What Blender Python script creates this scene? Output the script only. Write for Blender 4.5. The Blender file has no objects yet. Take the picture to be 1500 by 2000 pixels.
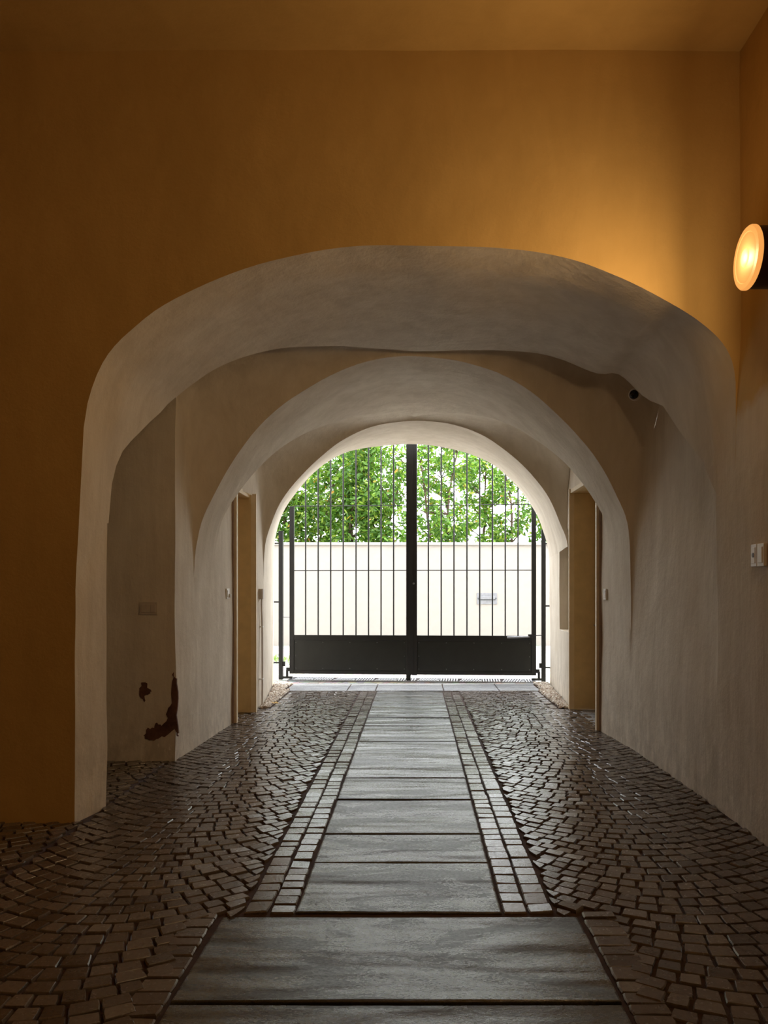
import bpy, bmesh, math, random
from mathutils import Vector, Matrix, noise
random.seed(7)
R = math.radians
S = bpy.context.scene
COL = S.collection

# ------------------------------------------------------------------ camera
F = 1500.0
YAW, PITCH = 0.0, 0.0
cam_d = bpy.data.cameras.new('camera')
cam_d.sensor_fit = 'VERTICAL'; cam_d.sensor_height = 36; cam_d.sensor_width = 27
cam_d.lens = F/2000*36
VPX, VPY = 810.0, 1150.0
SHX = VPX - (750 + F*math.tan(YAW)); SHY = VPY - (1000 + F*math.tan(PITCH))
cam_d.shift_x = -SHX/2000; cam_d.shift_y = SHY/2000
cam_d.clip_start = .05
cam = bpy.data.objects.new('camera', cam_d)
cam.location = (0, 0, 1.5); cam.rotation_euler = (R(90)+PITCH, 0, YAW)
COL.objects.link(cam); S.camera = cam

# ------------------------------------------------------------------ sky, exposure
SKY = 7.0
SUN = 6.0
w = bpy.data.worlds.new('sky'); S.world = w; w.use_nodes = True
nt = w.node_tree; nt.nodes.clear()
bg = nt.nodes.new('ShaderNodeBackground'); out = nt.nodes.new('ShaderNodeOutputWorld')
bg.inputs[0].default_value = (.93, .955, 1.0, 1); bg.inputs[1].default_value = SKY
nt.links.new(bg.outputs[0], out.inputs[0])
su = bpy.data.lights.new('sun', 'SUN'); su.energy = SUN; su.angle = R(.6); su.color = (1, .95, .88)
so = bpy.data.objects.new('sun', su); so.rotation_euler = Vector((-.55, -.05, -.83)).to_track_quat('-Z', 'Y').to_euler(); so.location = (8, 18, 14); COL.objects.link(so)
LAMP = 32.0
LAMP_COL = (1, .66, .33)
S.view_settings.view_transform = 'Standard'; S.view_settings.look = 'None'
S.view_settings.gamma = 1; S.view_settings.use_curve_mapping = False
S.view_settings.exposure = 0.0
S.cycles.max_bounces = 16; S.cycles.diffuse_bounces = 10; S.cycles.glossy_bounces = 6
S.cycles.transmission_bounces = 6; S.cycles.transparent_max_bounces = 8
S.cycles.sample_clamp_indirect = 6
S.cycles.use_denoising = True
# portal across the courtyard side of the passage: guides the sky light in, gives none itself
pl = bpy.data.lights.new('sky_portal', 'AREA'); pl.shape = 'RECTANGLE'; pl.size = 4.7; pl.size_y = 4.0
pl.cycles.is_portal = True
po = bpy.data.objects.new('sky_portal', pl); po.location = (-.05, 12.22, 1.95); po.rotation_euler = (R(-90), 0, 0)
COL.objects.link(po)

# ------------------------------------------------------------------ materials
def new_mat(name):
    m = bpy.data.materials.new(name); m.use_nodes = True
    nt = m.node_tree; nt.nodes.clear()
    o = nt.nodes.new('ShaderNodeOutputMaterial'); b = nt.nodes.new('ShaderNodeBsdfPrincipled')
    nt.links.new(b.outputs[0], o.inputs[0])
    return m, nt, b, o
class N:
    """small node-writing helper"""
    def __init__(s, nt): s.nt = nt; s.tc = nt.nodes.new('ShaderNodeTexCoord')
    def n(s, t, **kw):
        x = s.nt.nodes.new(t)
        for k, v in kw.items(): setattr(x, k, v)
        return x
    def l(s, a, b): s.nt.links.new(a, b)
    def coord(s, scale):
        mp = s.n('ShaderNodeMapping'); mp.inputs['Scale'].default_value = scale
        s.l(s.tc.outputs['Object'], mp.inputs['Vector']); return mp.outputs[0]
    def noise(s, scale, detail=4, rough=.55, vec=(1, 1, 1), dist=0):
        x = s.n('ShaderNodeTexNoise'); x.inputs['Scale'].default_value = scale
        x.inputs['Detail'].default_value = detail; x.inputs['Roughness'].default_value = rough
        x.inputs['Distortion'].default_value = dist
        s.l(s.coord(vec), x.inputs['Vector']); return x.outputs['Fac']
    def ramp(s, fac, stops, interp='LINEAR'):
        x = s.n('ShaderNodeValToRGB'); x.color_ramp.interpolation = interp
        e = x.color_ramp.elements
        while len(e) > 2: e.remove(e[-1])
        for i, (p, c) in enumerate(stops):
            el = e[i] if i < 2 else e.new(p)
            el.position = p; el.color = (*c, 1) if len(c) == 3 else c
        s.l(fac, x.inputs[0]); return x.outputs[0]
    def mix(s, fac, a, b, mode='MIX'):
        x = s.n('ShaderNodeMix', data_type='RGBA', blend_type=mode)
        for sock, v in ((x.inputs[0], fac), (x.inputs[6], a), (x.inputs[7], b)):
            if isinstance(v, (int, float)): sock.default_value = v
            elif isinstance(v, tuple): sock.default_value = (*v, 1)
            else: s.l(v, sock)
        return x.outputs[2]
    def math(s, op, a, b=0.0, c=0.0, clamp=False):
        x = s.n('ShaderNodeMath', operation=op, use_clamp=clamp)
        for i, v in enumerate((a, b, c)):
            if isinstance(v, (int, float)): x.inputs[i].default_value = v
            else: s.l(v, x.inputs[i])
        return x.outputs[0]
    def bump(s, h, strength, dist=.01, nrm=None):
        x = s.n('ShaderNodeBump'); x.inputs['Strength'].default_value = strength
        x.inputs['Distance'].default_value = dist; s.l(h, x.inputs['Height'])
        if nrm: s.l(nrm, x.inputs['Normal'])
        return x.outputs[0]
    def z(s):
        x = s.n('ShaderNodeSeparateXYZ'); s.l(s.tc.outputs['Object'], x.inputs[0]); return x.outputs[2]
    def island(s): return s.n('ShaderNodeNewGeometry').outputs['Random Per Island']

def plain(name, col, rough=.5, metal=0.0, bump=0.0, bscale=60, var=.12):
    m, nt, b, o = new_mat(name); k = N(nt)
    f = k.noise(bscale*.3)
    c = k.ramp(f, [(.3, tuple(x*(1-var) for x in col)), (.7, tuple(min(1, x*(1+var)) for x in col))])
    k.l(c, b.inputs['Base Color']); b.inputs['Roughness'].default_value = rough; b.inputs['Metallic'].default_value = metal
    if bump: k.l(k.bump(k.noise(bscale), bump, .004), b.inputs['Normal'])
    return m

WHITE = (.73, .655, .54); WHITE2 = (.65, .57, .455)
def plaster_nodes(k, streak=True):
    n1 = k.noise(1.3, 5, .6); n2 = k.noise(5, 5, .6, (1, 1, .22), .4)
    c = k.ramp(n1, [(.32, WHITE2), (.62, WHITE)])
    c2 = k.ramp(n2, [(.35, (.84, .82, .79)), (.62, (1, 1, 1))])
    c = k.mix(.75, c, c2, 'MULTIPLY')
    # damp stains low down
    z = k.z(); low = k.math('SUBTRACT', 1.0, k.math('DIVIDE', z, .75), clamp=True)
    d = k.noise(7, 6, .7, (1, 1, .5))
    st = k.math('MULTIPLY', low, k.ramp(d, [(.42, (0, 0, 0)), (.6, (1, 1, 1))]), clamp=True)
    c = k.mix(k.math('MULTIPLY', st, .55), c, (.36, .31, .24))
    sp = k.noise(22, 5, .75, (1, 1, .35))
    sp = k.math('MULTIPLY', low, k.ramp(sp, [(.6, (0, 0, 0)), (.68, (1, 1, 1))]))
    c = k.mix(k.math('MULTIPLY', sp, .6), c, (.86, .82, .74))
    nrm = k.bump(k.noise(2.2, 5, .55), .35, .06)
    nrm = k.bump(k.noise(16, 5, .6, (1, 1, .16)), .35, .012, nrm)
    nrm = k.bump(k.noise(70, 4, .6), .3, .004, nrm)
    return c, nrm
def mat_plaster():
    m, nt, b, o = new_mat('white_plaster'); k = N(nt)
    c, nrm = plaster_nodes(k)
    k.l(c, b.inputs['Base Color']); k.l(nrm, b.inputs['Normal']); b.inputs['Roughness'].default_value = .82
    return m
YEL = (.66, .45, .17); YEL2 = (.58, .39, .14)
def yellow_nodes(k):
    c = k.ramp(k.noise(1.1, 5, .6), [(.3, YEL2), (.7, YEL)])
    c2 = k.ramp(k.noise(4, 6, .65, (1, 1, .3), .6), [(.3, (.88, .86, .82)), (.66, (1, 1, 1))])
    c = k.mix(.8, c, c2, 'MULTIPLY')
    nrm = k.bump(k.noise(2.5, 4, .5), .25, .05)
    nrm = k.bump(k.noise(60, 5, .65), .3, .004, nrm)
    return c, nrm
def mat_yellow():
    m, nt, b, o = new_mat('ochre_render'); k = N(nt)
    c, nrm = yellow_nodes(k)
    k.l(c, b.inputs['Base Color']); k.l(nrm, b.inputs['Normal']); b.inputs['Roughness'].default_value = .8
    return m
def mat_two_tone(zb):
    m, nt, b, o = new_mat('ochre_over_white'); k = N(nt)
    cy, ny = yellow_nodes(k); cw, nw = plaster_nodes(k)
    zz = k.math('ADD', k.z(), k.math('MULTIPLY', k.math('SUBTRACT', k.noise(3, 5, .6), .5), .35))
    f = k.math('DIVIDE', k.math('SUBTRACT', zz, zb-.05), .10, clamp=True)
    k.l(k.mix(f, cw, cy), b.inputs['Base Color']); k.l(nw, b.inputs['Normal']); b.inputs['Roughness'].default_value = .8
    return m
def mat_cobble():
    m, nt, b, o = new_mat('porphyry_setts'); k = N(nt)
    isl = k.island()
    c = k.ramp(isl, [(0, (.075, .055, .044)), (.35, (.11, .086, .07)), (.7, (.145, .118, .098)), (1, (.20, .17, .145))])
    g = k.ramp(k.noise(45, 5, .7), [(.3, (.72, .72, .72)), (.7, (1.1, 1.1, 1.1))])
    k.l(k.mix(1, c, g, 'MULTIPLY'), b.inputs['Base Color'])
    r = k.math('ADD', .14, k.math('MULTIPLY', k.noise(30, 4, .6), .22))
    k.l(r, b.inputs['Roughness'])
    k.l(k.bump(k.noise(55, 5, .65), .35, .003), b.inputs['Normal'])
    b.inputs['Specular IOR Level'].default_value = .85
    return m
def mat_slab(name='gneiss_slab', base=((.026, .026, .022), (.075, .073, .062)), rough=.10):
    m, nt, b, o = new_mat(name); k = N(nt)
    worn = k.ramp(k.noise(2.4, 6, .68, (.45, 1.5, 1), 1.0), [(.44, (0, 0, 0)), (.56, (1, 1, 1))])
    grain = k.ramp(k.noise(95, 3, .8, (.6, 1.1, 1)), [(.42, (0, 0, 0)), (.56, (1, 1, 1))])
    c = k.mix(worn, base[0], base[1])
    c = k.mix(1, c, k.mix(grain, (.45, .45, .44), (1.5, 1.5, 1.42)), 'MULTIPLY')
    k.l(c, b.inputs['Base Color'])
    rr = k.math('ADD', rough, k.math('MULTIPLY', k.math('SUBTRACT', 1.0, worn), .20))
    rr = k.math('ADD', rr, k.math('MULTIPLY', k.math('SUBTRACT', 1.0, grain), .18))
    k.l(rr, b.inputs['Roughness'])
    nrm = k.bump(k.noise(2.6, 2, .5, (.35, 1.5, 1)), .9, .05)
    nrm = k.bump(k.noise(11, 5, .65, (.7, 1.2, 1), .8), .35, .006, nrm)
    nrm = k.bump(k.noise(80, 4, .8, (.6, 1.0, 1)), .5, .0035, nrm)
    k.l(nrm, b.inputs['Normal'])
    b.inputs['Specular IOR Level'].default_value = 1.0
    return m
def mat_leaf(name, cols, trans=.5):
    m, nt, b, o = new_mat(name); k = N(nt)
    c = k.ramp(k.island(), cols)
    k.l(c, b.inputs['Base Color']); b.inputs['Roughness'].default_value = .38
    tr = k.n('ShaderNodeBsdfTranslucent'); k.l(k.mix(1, c, (1.0, 1.0, .5), 'MULTIPLY'), tr.inputs[0])
    mx = k.n('ShaderNodeMixShader'); mx.inputs[0].default_value = trans
    k.l(b.outputs[0], mx.inputs[1]); k.l(tr.outputs[0], mx.inputs[2]); k.l(mx.outputs[0], o.inputs[0])
    return m
def mat_emit(name, col, strength):
    m, nt, b, o = new_mat(name); k = N(nt)
    b.inputs['Base Color'].default_value = (.05, .03, .015, 1); b.inputs['Roughness'].default_value = .6; b.inputs['Specular IOR Level'].default_value = .1
    b.inputs['Emission Color'].default_value = (*col, 1); b.inputs['Emission Strength'].default_value = strength
    return m
def mat_pebble():
    m, nt, b, o = new_mat('river_gravel'); k = N(nt)
    c = k.ramp(k.island(), [(0, (.30, .2, .15)), (.25, (.55, .48, .4)), (.55, (.72, .68, .6)), (.8, (.5, .38, .28)), (1, (.85, .82, .76))])
    k.l(c, b.inputs['Base Color']); b.inputs['Roughness'].default_value = .7
    return m
def mat_yard():
    m, nt, b, o = new_mat('courtyard_setts'); k = N(nt)
    v = k.n('ShaderNodeTexVoronoi', feature='DISTANCE_TO_EDGE'); v.inputs['Scale'].default_value = 9; k.l(k.coord((1, 1, 1)), v.inputs['Vector'])
    v2 = k.n('ShaderNodeTexVoronoi'); v2.inputs['Scale'].default_value = 9; k.l(k.coord((1, 1, 1)), v2.inputs['Vector'])
    c = k.mix(.35, (.42, .40, .37), v2.outputs['Color'], 'SOFT_LIGHT')
    e = k.ramp(v.outputs[0], [(.02, (.45, .42, .36)), (.07, (1, 1, 1))])
    k.l(k.mix(1, c, e, 'MULTIPLY'), b.inputs['Base Color']); b.inputs['Roughness'].default_value = .55
    k.l(k.bump(k.ramp(v.outputs[0], [(0, (0, 0, 0)), (.12, (1, 1, 1))]), .5, .01), b.inputs['Normal'])
    return m

M = {}
M['plaster'] = mat_plaster(); M['yellow'] = mat_yellow(); M['two'] = mat_two_tone(2.62)
M['cobble'] = mat_cobble(); M['slab'] = mat_slab()
M['threshold'] = mat_slab('threshold_stone', ((.16, .165, .18), (.26, .27, .29)), .36)
M['mortar'] = plain('earth_joint', (.052, .024, .014), .9, 0, .6, 60, .3)
M['iron'] = plain('dark_painted_iron', (.016, .016, .015), .42, 0, .15, 40)
M['panel'] = plain('dark_sheet_metal', (.022, .024, .021), .38, 0, .1, 20)
M['steel'] = plain('galvanised_steel', (.34, .35, .38), .35, .6, .1, 40)
M['rivet'] = plain('worn_rivet', (.16, .17, .16), .4, .5)
M['ochre'] = plain('ochre_door_paint', (.66, .50, .27), .5, 0, .15, 25, .08)
M['cream'] = plain('cream_frame_paint', (.72, .58, .38), .45, 0, .1, 30, .05)
M['brownframe'] = plain('brown_frame_edge', (.30, .20, .14), .6)
M['plastic'] = plain('white_plastic', (.82, .81, .78), .35, 0, 0, 30, .03)
M['plastic_painted'] = plain('painted_over_plastic', (.50, .42, .33), .6, 0, .1, 60, .06)
M['greyplastic'] = plain('grey_plastic', (.58, .52, .46), .5, 0, 0, 30, .05)
M['dark'] = plain('dark_hole', (.06, .02, .012), .5)
M['glassdark'] = plain('dark_lens_glass', (.01, .012, .02), .08)
M['lampbody'] = plain('dark_brown_lamp_metal', (.05, .024, .014), .45, .3)
M['brick'] = plain('bare_brick', (.115, .05, .03), .95, 0, .9, 30, .45)
M['gwall'] = plain('cream_garden_render', (.42, .395, .355), .85, 0, .2, 25, .03)
M['bark'] = plain('laurel_bark', (.13, .085, .06), .9, 0, .8, 40, .3)
M['boxgrey'] = plain('grey_light_fitting', (.30, .31, .33), .45, .2)
M['boxshade'] = plain('grey_light_hood', (.10, .11, .12), .45, .3)
M['gravel'] = mat_pebble(); M['yard'] = mat_yard()
M['leaf'] = mat_leaf('laurel_leaf', [(0, (.05, .13, .02)), (.3, (.09, .22, .03)), (.65, (.17, .34, .05)), (.975, (.34, .46, .07)), (.994, (.55, .42, .08)), (1, (.75, .30, .07))])
M['grass'] = mat_leaf('grass_blades', [(0, (.12, .25, .05)), (1, (.3, .42, .12))])
M['dryleaf'] = plain('yellow_dry_leaf', (.80, .48, .07), .6, 0, .2, 60, .25)
M['lens'] = mat_emit('glowing_lamp_glass', (1, .40, .09), .92)
M['bulb'] = mat_emit('glowing_bulb', (1, .56, .16), 1.6)

# ------------------------------------------------------------------ mesh helpers
def link(name, me, mats, parent=None, smooth=None, loc=None, rot=None):
    for m in (mats if isinstance(mats, (list, tuple)) else [mats]): me.materials.append(m)
    if smooth is not None:
        me.polygons.foreach_set('use_smooth', [True]*len(me.polygons))
        if smooth > 0: me.set_sharp_from_angle(angle=R(smooth))
    o = bpy.data.objects.new(name, me); COL.objects.link(o)
    if parent: o.parent = parent
    if loc: o.location = loc
    if rot: o.rotation_euler = rot
    return o
class MB:
    def __init__(s): s.v = []; s.f = []; s.mi = []
    def add(s, vs, fs, mi=0):
        b = len(s.v); s.v += [tuple(v) for v in vs]; s.f += [tuple(i+b for i in f) for f in fs]; s.mi += [mi]*len(fs)
    def box(s, x0, x1, y0, y1, z0, z1, mi=0, bev=0):
        if bev:
            b = min(bev, (x1-x0)*.3, (y1-y0)*.3, (z1-z0)*.3)
            bm = bmesh.new(); bmesh.ops.create_cube(bm, size=1)
            for v in bm.verts: v.co = ((x0+x1)/2+v.co.x*(x1-x0), (y0+y1)/2+v.co.y*(y1-y0), (z0+z1)/2+v.co.z*(z1-z0))
            bmesh.ops.bevel(bm, geom=bm.edges[:], offset=b, segments=2, affect='EDGES', profile=.6)
            bm.verts.index_update()
            s.add([v.co[:] for v in bm.verts], [[v.index for v in f.verts] for f in bm.faces], mi); bm.free(); return s
        v = [(x, y, z) for x in (x0, x1) for y in (y0, y1) for z in (z0, z1)]
        s.add(v, [(0, 1, 3, 2), (4, 6, 7, 5), (0, 4, 5, 1), (2, 3, 7, 6), (0, 2, 6, 4), (1, 5, 7, 3)], mi); return s
    def tube(s, pts, rad, n=8, mi=0, cap=True):
        pts = [Vector(p) for p in pts]; rings = []
        rs = rad if isinstance(rad, (list, tuple)) else [rad]*len(pts)
        b = len(s.v)
        for i, p in enumerate(pts):
            t = (pts[min(i+1, len(pts)-1)] - pts[max(i-1, 0)]).normalized()
            a = t.orthogonal().normalized() if i == 0 else (pa - t*pa.dot(t)).normalized()
            pa = a; c = t.cross(a)
            for k in range(n):
                an = 2*math.pi*k/n; s.v.append(tuple(p + (a*math.cos(an)+c*math.sin(an))*rs[i]))
        for i in range(len(pts)-1):
            for k in range(n):
                s.f.append((b+i*n+k, b+i*n+(k+1) % n, b+(i+1)*n+(k+1) % n, b+(i+1)*n+k)); s.mi.append(mi)
        if cap:
            s.f.append(tuple(b+k for k in reversed(range(n)))); s.mi.append(mi)
            s.f.append(tuple(b+(len(pts)-1)*n+k for k in range(n))); s.mi.append(mi)
        return s
    def grid(s, rows, mi=0, flip=False):
        """rows: list of equal-length point lists"""
        b = len(s.v); n = len(rows[0])
        for r in rows: s.v += [tuple(p) for p in r]
        for i in range(len(rows)-1):
            for j in range(n-1):
                q = (b+i*n+j, b+i*n+j+1, b+(i+1)*n+j+1, b+(i+1)*n+j)
                s.f.append(q[::-1] if flip else q); s.mi.append(mi)
        return s
    def mesh(s, name, weld=False):
        me = bpy.data.meshes.new(name); me.from_pydata(s.v, [], s.f)
        me.polygons.foreach_set('material_index', s.mi)
        if weld:
            bm = bmesh.new(); bm.from_mesh(me); bmesh.ops.remove_doubles(bm, verts=bm.verts, dist=.0004)
            bmesh.ops.recalc_face_normals(bm, faces=bm.faces); bm.to_mesh(me); bm.free()
        me.update(); return me
    def build(s, name, mats, parent=None, smooth=None, loc=None, rot=None, weld=False):
        return link(name, s.mesh(name, weld), mats, parent, smooth, loc, rot)
def tag(o, label=None, cat=None, group=None, kind=None):
    if label: o['label'] = label
    if cat: o['category'] = cat
    if group: o['group'] = group
    if kind: o['kind'] = kind
    return o
def empty(name, loc, rz=0):
    o = bpy.data.objects.new(name, None); COL.objects.link(o); o.location = loc; o.rotation_euler = (0, 0, rz)
    o.empty_display_size = .1; return o
def lerp(a, b, t): return a+(b-a)*t
def interp(tab, x):
    if x <= tab[0][0]: return tab[0][1]
    for (a, va), (b, vb) in zip(tab, tab[1:]):
        if x <= b: return va+(vb-va)*(x-a)/(b-a)
    return tab[-1][1]
def wob(p, amp=.014):
    """uneven hand-laid plaster: one displacement field for every masonry surface so that seams stay shut"""
    p = Vector(p); k = noise.noise_vector(p*1.1+Vector((3.7, 1.35, 5.2)))*amp + noise.noise_vector(p*3.3+Vector((7, 3, 1)))*amp*.35
    k.y *= .4
    f = min(1, max(0, p.z/.25)); k.z *= f
    return tuple(p + k)

# ------------------------------------------------------------------ the passage: walls and vaults
XL = [(4.0, 2.19), (4.95, 2.185), (5.3, 2.125), (6.7, 2.09), (7.2, 2.07), (8.6, 2.03), (9.35, 1.965), (10, 1.975), (12.15, 2.235)]
XR = [(2.0, 2.05), (4.5, 2.06), (4.95, 2.075), (6.2, 2.065), (7.2, 2.03), (8.1, 1.965), (9.6, 1.965), (10, 1.985), (12.15, 2.14)]
def px_prof(pts, d, sc=1500):
    out = []
    for px, py in pts:
        x = (px-810)/sc*d; z = 1.5+(1150-py)/sc*d
        X = interp(XL, d) if x < 0 else interp(XR, d)
        out.append((x/X, z))
    return out
P1 = [(-1, 1.5), (-.9886, 1.995), (-.982, 2.32)] + px_prof([(165, 820), (175, 768), (200, 705), (228, 668), (260, 640), (305, 605), (350, 578), (430, 540), (500, 517), (570, 500), (640, 487), (750, 478),
        (870, 480), (1000, 487), (1100, 503), (1200, 537), (1300, 586), (1370, 630), (1410, 668), (1432, 712)], 4.95) + [(.998, 2.6), (1, 2.2)]
P1b = [(-1, 1.95), (-.9955, 2.25), (-.985, 2.48), (-.969, 2.64), (-.953, 2.78), (-.925, 2.95)] + [(s, z-.03) for s, z in P1 if -.9 < s < .8] + [(.83, 3.33), (.935, 3.06), (.973, 2.68), (.99, 2.44), (1, 2.15)]
P2 = [(-1, 1.6), (-.996, 1.78), (-.985, 1.94)] + px_prof([(395, 1015), (420, 960), (455, 898), (500, 840), (545, 798), (600, 760), (650, 731), (700, 711), (745, 699), (790, 695), (850, 698), (900, 705),
        (950, 720), (1000, 742), (1050, 775), (1100, 820), (1145, 870), (1180, 922), (1208, 975), (1222, 1005)], 7.2) + [(.99, 2.07), (.997, 1.9), (1, 1.6)]
P3 = [(-1, 1.6), (-.996, 1.85)] + px_prof([(519, 1060), (526, 1034), (549, 980), (584, 934), (630, 890), (672, 858), (730, 832), (802, 823), (874, 828), (933, 846), (992, 883), (1037, 923),
        (1074, 973), (1096, 1027)], 10.0) + [(.98, 2.22), (.992, 2.14), (1, 2.04)]
P4 = [(-1, 1.7)] + px_prof([(537, 1060), (545, 1020), (558, 990), (580, 960), (608, 928), (640, 902), (668, 886), (700, 877), (750, 870), (800, 867), (850, 871), (900, 881), (930, 891), (960, 906),
        (985, 925), (1010, 950), (1032, 978), (1050, 1007), (1064, 1045)], 12.15) + [(.99, 2.12), (1, 1.98)]
def crom(P, n=8):
    """Catmull-Rom through the points, kept increasing in the first coordinate"""
    out = []
    for i in range(len(P)-1):
        p0 = P[max(0, i-1)]; p1 = P[i]; p2 = P[i+1]; p3 = P[min(len(P)-1, i+2)]
        d0 = math.dist(p0, p1)**.5+1e-6; d1 = math.dist(p1, p2)**.5+1e-6; d2 = math.dist(p2, p3)**.5+1e-6
        m1 = [(p2[k]-p1[k]) + d1*((p1[k]-p0[k])/d0-(p2[k]-p0[k])/(d0+d1)) if i else p2[k]-p1[k] for k in (0, 1)]
        m2 = [(p2[k]-p1[k]) + d1*((p3[k]-p2[k])/d2-(p3[k]-p1[k])/(d1+d2)) if i < len(P)-2 else p2[k]-p1[k] for k in (0, 1)]
        for j in range(n):
            t = j/n
            out.append(tuple((2*t**3-3*t**2+1)*p1[k]+(t**3-2*t**2+t)*m1[k]+(-2*t**3+3*t**2)*p2[k]+(t**3-t**2)*m2[k] for k in (0, 1)))
    out.append(P[-1]); mono = [out[0]]
    for p in out[1:]:
        if p[0] > mono[-1][0]+1e-6: mono.append(p)
    return mono
def smooth_prof(P):
    T = crom(sorted(P))
    return lambda s: interp(T, s)
f1, f1b, f2, f3, f4 = map(smooth_prof, (P1, P1b, P2, P3, P4))
f2w = lambda s: min(f2(s)+(.035+.06*abs(s)**3)*(1-abs(s)**30), 3.76)
NS = 72
SS = [math.sin(math.pi/2*(2*i/NS-1)) for i in range(NS+1)]
GL1 = [(0, 7.1), (.2, 6.92), (.4, 6.62), (.514, 6.45), (.62, 6.32), (.74, 6.2), (.85, 6.13), (.925, 6.05), (.953, 5.85), (.968, 5.68), (.983, 5.5), (.992, 5.4), (1, 5.32)]
GR1 = [(0, 7.08), (.15, 7.02), (.41, 6.88), (.6, 6.68), (.8, 6.55), (.9, 6.47), (.935, 6.34), (.954, 6.08), (.966, 5.92), (.976, 5.76), (.985, 5.6), (.9914, 5.47), (.9962, 5.37), (1, 5.26)]
GL1 = crom(GL1); GR1 = crom(GR1)
def g1(s): return interp(GL1 if s < 0 else GR1, abs(s))
def g2(s): return 7.82+2.1*(1-abs(s))
def sup(t, p=2.3): return max(0, 1-abs(2*t-1)**p)**.5
def lun(s, t, fa, fb, crown, side):
    base = lerp(fa(s), fb(s), t)
    top = crown-side*abs(s)**2
    H = max(0, top-lerp(fa(s), fb(s), .5))
    return base+H*sup(t)
def X(s, d, z=None):
    x = s*(interp(XL, d) if s < 0 else interp(XR, d))
    if z is not None and s > .5 and g1(s) < d < 7.2:      # the right lunette wall is set back a little behind the groin
        x += .10*abs(s)**8*min(1, 1.2*sup((d-g1(s))/(7.2-g1(s))))*min(1, max(0, (z-.7)/1.4))
    return x
rowsets = []   # each: per s the list of (d,z)
def seg(fd, n):   # fd(s,t)->(d,z)
    for i in range(n+1):
        t = i/n; rowsets.append([fd(s, t) for s in SS])
def vault():
    mb = MB()
    def do(fd, n, spacing=None):
        rows = []
        for i in range(n+1):
            t = i/n
            if spacing == 'cos': t = .5-.5*math.cos(math.pi*t)
            rows.append([wob((X(s, d, z), d, z)) for s in SS for d, z in [fd(s, t)]])
        mb.grid(rows)
    do(lambda s, t: (lerp(4.95, 5.3 if s < 0 else 5.25, t), lerp(f1(s), f1b(s), t)), 5)
    do(lambda s, t: (lerp(5.3 if s < 0 else 5.25, g1(s), t), f1b(s)), 12)
    do(lambda s, t: (lerp(g1(s), 7.2, t), lun(s, t, f1b, f2, 3.73, .28)), 26, 'cos')
    do(lambda s, t: (lerp(7.2, 7.75, t), f2(s)), 6)
    do(lambda s, t: (7.75, lerp(f2(s), f2w(s), t)), 1)
    do(lambda s, t: (lerp(7.75, g2(s), t), f2w(s)), 14)
    do(lambda s, t: (lerp(g2(s), 10.0, t), lun(s, t, f2w, f3, 3.72, .42)), 26, 'cos')
    do(lambda s, t: (lerp(10.0, 12.15, t), lerp(f3(s), f4(s), t)), 16)
    return tag(mb.build('ceiling_vault', M['plaster'], smooth=32, weld=True),
               'white plastered vault of the passage with side groins', kind='structure')
vault()
def zside(sg, d):
    s = sg*1.0
    if d <= 4.95: return f1(s)
    d5 = 5.3 if sg < 0 else 5.25
    if d <= d5: return lerp(f1(s), f1b(s), (d-4.95)/(d5-4.95))
    if d <= g1(s): return f1b(s)
    if d <= 7.2: return lun(s, (d-g1(s))/(7.2-g1(s)), f1b, f2, 3.73, .28)
    if d <= 7.75: return f2(s)
    if d <= g2(s): return f2w(s)
    if d <= 10: return lun(s, (d-g2(s))/(10-g2(s)), f2w, f3, 3.72, .42)
    return lerp(f3(s), f4(s), (d-10)/2.15)
def side_wall(name, sg, openings, label):
    ds = set()
    a = 4.95
    marks = [4.95, 5.25 if sg > 0 else 5.3, g1(sg), 7.2, 7.75, g2(sg), 10, 12.15]
    for o in openings: marks += [o[0], o[1]]
    marks = sorted(set(marks))
    for a, b in zip(marks, marks[1:]):
        n = max(2, int((b-a)/.07))
        cosy = a in (g1(sg), g2(sg)) or b in (7.2, 10)
        for i in range(n+1):
            t = i/n; ds.add(round(lerp(a, b, t), 5))
    # refine where the lunettes spring
    for a, b in ((g1(sg), 7.2), (g2(sg), 10)):
        for i in range(27): ds.add(round(lerp(a, b, .5-.5*math.cos(math.pi*i/26)), 5))
    ds = sorted(ds); ds = [d for i, d in enumerate(ds) if i == 0 or d-ds[i-1] > 2e-4 or d in marks]
    mb = MB()
    for d0, d1 in zip(ds, ds[1:]):
        dm = (d0+d1)/2
        z0 = 0; z1o = None
        segs = [(-.08, 1e9)]
        for o in openings:
            if o[0]-1e-6 <= dm <= o[1]+1e-6: segs = [(-.08, o[2])] if o[2] > 0 else []; segs.append((o[3], 1e9))
        for lo, hi in segs:
            n = 40 if hi > 1e8 else 16
            rows = []
            for d in (d0, d1):
                top = min(hi, zside(sg, d)); lo_ = min(lo, top)
                rows.append([wob((X(sg, d, lerp(lo_, top, i/n)), d, lerp(lo_, top, i/n))) for i in range(n+1)])
            if max(r[-1][2]-r[0][2] for r in rows) < .002: continue
            if hi > 1e8:
                for r_ in rows: r_.append((r_[-1][0]+sg*.05, r_[-1][1], r_[-1][2]+.05))
            mb.grid(rows)
    return tag(mb.build(name, M['plaster'], smooth=32, weld=True), label, kind='structure')
# openings: (d0, d1, height of wall kept below, underside of what is kept above)
wl = side_wall('wall_left', -1, [(5.3, 6.7, 0, 9), (8.6, 9.33, 0, 2.63)], 'white plastered side wall left of the passage')
wr = side_wall('wall_right', 1, [(8.15, 9.57, 0, 2.72), (9.72, 10.9, .93, 2.36)], 'white plastered side wall right of the passage')

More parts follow.
